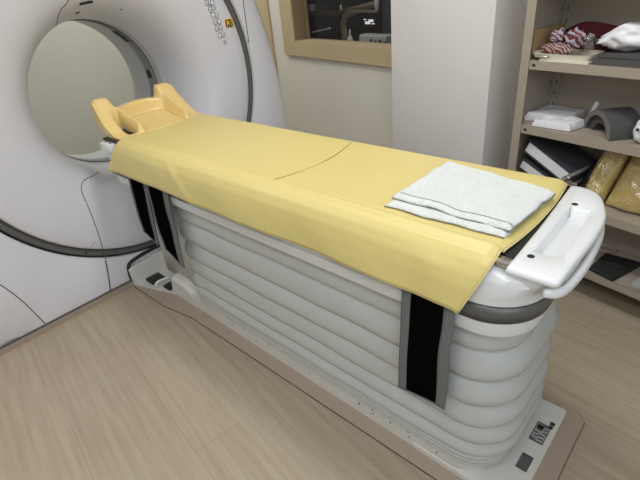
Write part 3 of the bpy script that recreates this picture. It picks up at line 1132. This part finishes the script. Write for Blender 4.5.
zy = zt + .0085
loft('tray_body', [wrr(.665, .885, 1.168, 1.28, .02, zy), wrr(.658, .895, 1.162, 1.29, .025, zy + .014), wrr(.656, .897, 1.160, 1.292, .025, zy + .020), wrr(.666, .887, 1.170, 1.282, .02, zy + .017), wrr(.674, .879, 1.178, 1.274, .02, zy + .006)], M_cream, tray, sharp=50)
tube('handle', spline([W(.690, 1.164, zy + .010), W(.692, 1.150, zy + .010), W(.735, 1.150, zy + .010), W(.738, 1.164, zy + .010)], 4), .0045, M_metal, tray, seg=8)
tag(wbox('flat_board', .705, .90, 1.153, 1.29, zt + .0005, zt + .008, M_cream), 'thin cream board lying under the enamel tray on the upper shelf', 'board')
tag(blob('striped_packet', W(.740, 1.213, zy + .030), (.068, .030, .024), M_stripe, amp=.2, freq=2, seed=2, flat_bottom=-.8), 'red and white striped packet lying in the cream tray', 'packet')
for k, (dd, oo, zz, rr, mm, lb) in enumerate(((.728, 1.222, .083, .026, M_printed, 'smaller wrapped red and white bundle, on the left of the striped packet'), (.797, 1.226, .078, .034, M_printed, 'larger wrapped red and white bundle at the right end of the striped packet'))):
    tag(blob('wrapped_bundle', W(dd, oo, zt + zz), (rr, rr * .8, rr), mm, amp=.5, freq=2.2, seed=5 + k), lb, 'bundle')
tag(blob('clear_plastic_bag', W(.846, 1.240, zt + .062), (.030, .020, .032), M_film_dull, amp=.35, freq=2.0, seed=9), 'crumpled clear plastic bag between the red bundles and the white bag', 'bag')
tag(blob('burgundy_cushion', W(.80, 1.352, zt + .058), (.135, .034, .060), M_burgundy, amp=.15, freq=1.3, seed=3, flat_bottom=-.93), 'dark burgundy cushion at the back of the upper shelf', 'cushion')


def wedge(name, label, d0, d1, o0, o1, z0, h0, h1, m=M_foam):
    pts = [(d0, z0), (d1, z0), (d1, z0 + h1), (d0, z0 + h0)]
    lp = [[W(d, o, z) for d, z in pts] for o in (o0, o1)]
    return tag(loft(name, lp, m, smooth=False), label, 'foam pad')


wedge('foam_pad', 'dark grey foam slab lowest under the white bag on the upper shelf', .908, 1.20, 1.165, 1.33, zt + .001, .020, .022)
wedge('foam_pad', 'dark grey foam wedge resting on the foam slab beneath the white bag', .918, 1.18, 1.180, 1.33, zt + .024, .008, .026, M_foam)


def bag_white():
    V = []
    o = blob('white_plastic_bag', W(.990, 1.25, zt + .088), (.125, .06, .046), M_bag_white, amp=.35, freq=2.0, seed=12)
    for v in o.data.vertices:
        d = (Vector(v.co) - W(.985, 1.25, 0)).dot(WD)
        t = max(0, min(1, (-.02 - d) / .11))
        c = zt + .060
        v.co.z = c + (v.co.z - c) * (1 - .8 * t)
    return tag(o, 'crumpled white plastic bag lying on the dark foam pads, upper shelf', 'bag')


bag_white()

# ---- things on the middle shelf
zm = .728


def folded_cloth(label, pts, z0, th, seed, m=M_paper):
    a, b, c, d = [Vector((x, y, 0)) for x, y in pts]

    def top(u, v):
        p = bil(a, b, c, d, u, v)
        e = sm(0, .05, min(u, 1 - u, v, 1 - v))
        z = z0 + th * (.45 + .55 * e) + .010 * mnoise.noise(Vector((u * 2.5, v * 2.5, seed)))
        return W(p.x, p.y, z)
    N = 24
    V = [top(i / N, j / N) for j in range(N + 1) for i in range(N + 1)]
    n0 = len(V)
    V += [Vector((p.x, p.y, z0)) for p in V]
    F = []
    for j in range(N):
        for i in range(N):
            q = j * (N + 1) + i
            F.append((q, q + 1, q + N + 2, q + N + 1))
            F.append((n0 + q + N + 1, n0 + q + N + 2, n0 + q + 1, n0 + q))
    ring = [i for i in range(N)] + [j * (N + 1) + N for j in range(N)] + [N * (N + 1) + i for i in range(N, 0, -1)] + [j * (N + 1) for j in range(N, 0, -1)]
    for k in range(len(ring)):
        x, y = ring[k], ring[(k + 1) % len(ring)]
        F.append((y, x, n0 + x, n0 + y))
    return tag(mesh('folded_cloth', V, F, m, sharp=50), label, 'cloth')


folded_cloth('white folded cloth at the left back of the middle shelf', [(.636, 1.405), (.81, 1.40), (.82, 1.285), (.636, 1.215)], zm + .001, .034, 1.0)
folded_cloth('white folded cloth at the shelf front beside the grey foam arch', [(.735, 1.262), (.880, 1.280), (.868, 1.172), (.712, 1.158)], zm + .003, .030, 4.0)
tube_o = thing('paper_roll', 'small white rolled sheet sticking up beside the grey foam arch', 'paper roll', W(.872, 1.25, zm))
tube('roll', [W(.868, 1.300, zm + .010), W(.874, 1.312, zm + .050), W(.884, 1.325, zm + .092)], [.006, .007, .009], M_paper, tube_o, seg=10)


def arch(name, m, o0, o1, r_out, r_in, cd, z0, parent, sq=.86):
    lp = []
    n = 18
    prof_ = [(r_out * math.cos(math.pi * k / n), r_out * sq * math.sin(math.pi * k / n)) for k in range(n + 1)] + [(r_in * math.cos(math.pi * k / n), r_in * sq * math.sin(math.pi * k / n)) for k in range(n, -1, -1)]
    for o in (o0, o1):
        lp.append([W(cd + a, o, z0 + b) for a, b in prof_])
    return loft(name, lp, m, parent, sharp=35)


ar = thing('foam_arch', 'dark grey half-round foam arch standing on the middle shelf', 'foam arch', W(.96, 1.28, zm))


def turned(dx, oy, z, rot=.60):
    return W(.951 + dx * math.cos(rot) + oy * math.sin(rot), 1.212 - dx * math.sin(rot) + oy * math.cos(rot), z)


def arch2(name, m, y0, y1, ro, ri, sq=.95):
    n = 20
    pr = [(ro * math.cos(math.pi * k / n), ro * sq * math.sin(math.pi * k / n)) for k in range(n + 1)] + [(ri * math.cos(math.pi * k / n), ri * sq * math.sin(math.pi * k / n)) for k in range(n, -1, -1)]
    loft(name, [[turned(a, y, zm + b) for a, b in pr] for y in (y0, y1)], m, ar, sharp=35)


arch2('outer_foam', M_foam, 0.0, .122, .097, .076, .96)
arch2('edge_strip', M_foam_light, -.0015, .0005, .097, .076, .96)
arch2('inner_foam', M_foam, .014, .118, .0755, .046, .90)
wb = thing('white_pouch', 'white pouch with black dots at the right end of the middle shelf', 'pouch', W(1.13, 1.22, zm))
blob('pouch_body', W(1.135, 1.215, zm + .046), (.052, .05, .046), M_bag_white, wb, amp=.2, freq=1.6, seed=4, flat_bottom=-.95)
for a, b in ((-.018, .058), (.004, .040), (-.03, .03)):
    blob('black_dot', W(1.13 + a, 1.168, zm + b), (.006, .004, .006), M_dark, wb, amp=0, sub=2)

# ---- things on the lower shelf
zl = .430


def ring_binder(label, c, L, wdt, th, ry, rz):
    """open-ended lever file: two covers, spine, white page block"""
    t = thing('ring_binder', label, 'binder', c, 'ring binders leaning on the lower shelf')
    a0 = (WD * math.cos(rz) + WN * math.sin(rz))
    b0 = (-WD * math.sin(rz) + WN * math.cos(rz))
    ax0 = a0 * math.cos(ry) + Vector((0, 0, -math.sin(ry)))
    ax2 = ax0.cross(b0).normalized()
    ax = (ax0, b0, ax2)
    c = Vector(c)
    box('cover', c + ax2 * (th / 2), (L, wdt, .004), M_binder, t, ax)
    box('cover', c - ax2 * (th / 2), (L, wdt, .004), M_binder, t, ax)
    box('spine', c + b0 * (wdt / 2 - .002), (L, .004, th), M_binder, t, ax)
    box('page_block', c - b0 * .003, (L * .93, wdt * .95, th * .80), M_paper, t, ax)
    return t


ring_binder('black ring binder with thick white pages, upper of two on the lower shelf', W(.790, 1.275, zl + .150), .235, .19, .056, .42, -.05)
ring_binder('black ring binder with white pages, lower of two on the lower shelf', W(.770, 1.275, zl + .072), .225, .19, .045, .36, -.05)
tag(blob('cardboard_carton', W(.70, 1.28, zl + .018), (.05, .07, .018), M_wood, amp=.05, freq=1, seed=1, flat_bottom=-.9), 'small brown packet under the binders on the lower shelf', 'packet')
tag(blob('clear_plastic_bag', W(.900, 1.168, zl + .060), (.034, .014, .058), M_film_dull, amp=.35, freq=1.8, seed=21, flat_bottom=-.95), 'small crumpled clear plastic bag at the right end of the binders', 'bag')


def pad_in_bag(label, d0, d1, z0, z1, lean, seed, o0=1.17):
    t = thing('yellow_pad', label, 'pad', W((d0 + d1) / 2, o0 + .08, z0), 'bagged yellow pads on the lower shelf')

    def f(inf):
        N = 28
        V, F = [], []
        for j in range(N + 1):
            for i in range(N + 1):
                u, v = i / N, j / N
                e = (min(1, 5 * min(u, 1 - u)) * min(1, 5 * min(v, 1 - v))) ** .45 * .75
                d = d0 + (d1 - d0) * u + lean * v
                bul = .055 * e + inf * (1 + .9 * mnoise.noise(Vector((u * 9, v * 9, seed)))) + .012 * mnoise.noise(Vector((u * 3, v * 3, seed)))
                V.append(W(d, o0 + .085 - bul + .06 * v, z0 + (z1 - z0) * v))
        n0 = len(V)
        for j in range(N + 1):
            for i in range(N + 1):
                u, v = i / N, j / N
                V.append(W(d0 + (d1 - d0) * u + lean * v, o0 + .090 + .04 * (u * (1 - u) * 4) + .06 * v, z0 + (z1 - z0) * v))
        for j in range(N):
            for i in range(N):
                q = j * (N + 1) + i
                F.append((q, q + 1, q + N + 2, q + N + 1))
                F.append((n0 + q + N + 1, n0 + q + N + 2, n0 + q + 1, n0 + q))
        ring = [i for i in range(N)] + [j * (N + 1) + N for j in range(N)] + [N * (N + 1) + i for i in range(N, 0, -1)] + [j * (N + 1) for j in range(N, 0, -1)]
        for k in range(len(ring)):
            x, y = ring[k], ring[(k + 1) % len(ring)]
            F.append((y, x, n0 + x, n0 + y))
        return V, F
    V, F = f(0)
    mesh('pad_body', V, F, M_pad, t)
    V, F = f(.010)
    mesh('clear_wrap', V, F, M_film, t)
    return t


pad_in_bag('mustard yellow pad in clear wrap leaning next to the binders', .925, 1.022, zl + .004, zl + .245, .045, 2)
pad_in_bag('wide mustard yellow pad in shiny clear wrap at the right of the lower shelf', 1.032, 1.36, zl + .004, zl + .235, .045, 6, o0=1.158)

# ---- things on the bottom shelf
zbm = .150
pc = [W(1.062, 1.165, zbm), W(1.171, 1.152, zbm), W(1.195, 1.35, zbm), W(1.058, 1.32, zbm)]
lp = []
for k, (s_, z) in enumerate(((1.0, .001), (1.01, .006), (1.0, .013), (.93, .016))):
    c = sum(pc, Vector()) / 4
    poly = [(c + (p - c) * s_) for p in pc]
    lp.append([Vector((p.x, p.y, zbm + z)) for p in poly])
pou = thing('flat_pouch', 'flat black pouch lying on the bottom shelf', 'pouch', W(1.12, 1.25, zbm))
loft('pouch_body', lp, M_pouch, pou, smooth=False)
lp2 = [[Vector((p.x, p.y, p.z + dz)) for p in [pc[3].lerp(pc[0], t_) * (1 - s) + pc[2].lerp(pc[1], t_) * s for s in (0, .33, .66, 1)]] for t_, dz in ((0, .017), (.45, .019), (.48, .016))]
loft('flap', lp2, M_pouch, pou, cap0=False, cap1=False, closed=False, solid=.003)
tag(tube('coiled_cord', [W(1.025 + .040 * math.cos(a) * (1 + .1 * k), 1.37 + .028 * math.sin(a), zbm + .006 + .004 * k) for k in range(3) for a in [2 * math.pi * q / 16 for q in range(16)]], .0035, M_cord, seg=6), 'thin tan cord loop coiled behind the black pouch on the bottom shelf', 'cord')
tag(wbox('clear_tray', 1.235, 1.36, 1.160, 1.30, zbm + .001, zbm + .022, M_grey_plastic, bevel=.006), 'grey plastic tray at the right end of the bottom shelf', 'tray')

# ------------------------------------------------------------------ control room things seen through the glass
dk = thing('control_desk', 'dark control room desk with a brown front rail behind the glass', 'desk', W(-1.0, 2.2, 0))
wbox('desk_top', -2.6, .6, 1.72, 2.6, .80, .83, M_black, dk)
wbox('leg', -2.55, -2.5, 1.8, 2.5, 0, .80, M_black, dk)
wbox('leg', .5, .55, 1.8, 2.5, 0, .80, M_black, dk)
sh = thing('wall_ledge', 'brown wooden ledge running across the dark control room wall', 'ledge', W(-1.9, 2.4, 1.05))
wbox('ledge_board', -2.99, -2.15, 2.37, 2.43, 1.022, 1.062, M_brown_desk, sh)
tube('ledge_return', [W(-2.17, 2.39, 1.042), W(-1.81, 2.12, 1.076), W(-1.38, 2.10, 1.130)], .026, M_brown_desk, sh, seg=6)
tube('ledge_post', [W(-2.15, 2.36, 1.05), W(-2.15, 2.36, 1.115)], .010, M_cream, sh, seg=8)
ch = thing('support_arm', 'grey curved support arm rising from the control desk', 'support arm', W(-1.52, 1.9, .83))
tube('arm_tube', spline([W(-1.515, 1.9, .83), W(-1.52, 1.9, .92), W(-1.532, 1.9, 1.0), W(-1.495, 1.9, 1.062), W(-1.42, 1.9, 1.090), W(-1.30, 1.9, 1.101), W(-1.10, 1.9, 1.10)], 6), [.027] * 25 + [.025, .022, .018, .015, .012, .012, .012, .012, .012, .012, .012, .012], M_brown_desk, ch, seg=10)
mn = thing('dark_monitor', 'dark monitor with small white lit text under the curved arm', 'monitor', W(-1.4, 2.1, .83))
wbox('screen', -1.56, -1.28, 2.10, 2.14, .89, 1.07, M_black, mn)
wbox('stand', -1.45, -1.38, 2.10, 2.16, .83, .90, M_black, mn)
for a, b, c_, e in ((-1.485, -1.42, .985, 1.006), (-1.44, -1.38, 1.002, 1.022), (-1.50, -1.47, 1.016, 1.024), (-1.40, -1.365, .985, .993)):
    wbox('screen_text', a, b, 2.096, 2.1, c_, e, M_screen, mn)
kb = thing('grey_console', 'pale grey console box on the desk behind the window', 'console', W(-1.0, 1.82, .83))
loft('console_body', [[W(d, o, z) for d, o in ((-1.16, 1.76), (-.86, 1.76), (-.86, 1.84), (-1.16, 1.84))] for z in (.831, .950)] + [[W(d, o, .960) for d, o in ((-1.15, 1.768), (-.87, 1.768), (-.87, 1.832), (-1.15, 1.832))]], M_console, kb, smooth=False)
boxes('console_keys', [(W(-1.02 + k * .05, 1.757, .915 - .008 * (k % 2)), (.022, .006, .030)) for k in range(4)], M_dark, kb, ax=ROOM)
bt = thing('spray_bottle', 'small pale bottle standing between the curved arm and the console', 'bottle', W(-1.325, 1.80, .83))
tube('bottle_body', [W(-1.325, 1.80, .831), W(-1.325, 1.80, .90), W(-1.325, 1.80, .925), W(-1.325, 1.80, .94)], [.026, .026, .018, .010], M_cream, bt, seg=12)
tube('bottle_cap', [W(-1.325, 1.80, .938), W(-1.32, 1.80, .985)], [.009, .006], M_paper, bt, seg=10)
pp = thing('document_holder', 'white edged document holder at the left end of the desk', 'document holder', W(-1.85, 1.9, .83))
box('holder_edge', W(-1.86, 1.9, .955), (.27, .02, .012), M_paper, pp, ax=(WD * .99 + Vector((0, 0, .14)), WN, Vector((0, 0, 1))))
box('holder_panel', W(-1.86, 1.91, .89), (.25, .012, .10), M_black, pp, ax=ROOM)
tag(blob('white_tissue', W(-1.29, 2.06, 1.16), (.022, .016, .08), M_bag_white, amp=.3, freq=2, seed=8), 'white tissue hanging in front of the dark red curtain', 'tissue')
cu = thing('hanging_coat', 'dark red garment hanging right of the control monitor', 'garment', W(-1.18, 2.05, .83))
grid('cloth', lambda u, v: W(-1.215 + .07 * u, 2.02 + .02 * math.sin(u * 14), .84 + .6 * v), 24, 6, M_red_curtain, cu, solid=.004)
cu2 = thing('hanging_coat', 'blue grey garment hanging beside the dark red one behind the window', 'garment', W(-1.05, 2.0, .83))
grid('cloth', lambda u, v: W(-1.13 + .20 * u, 1.98 + .02 * math.sin(u * 16), .84 + .6 * v), 24, 6, M_blue_grey, cu2, solid=.004)
tag(wbox('small_box', -2.80, -2.70, 2.37, 2.43, 1.063, 1.12, M_grey_plastic), 'small grey box on the left end of the brown ledge', 'box')
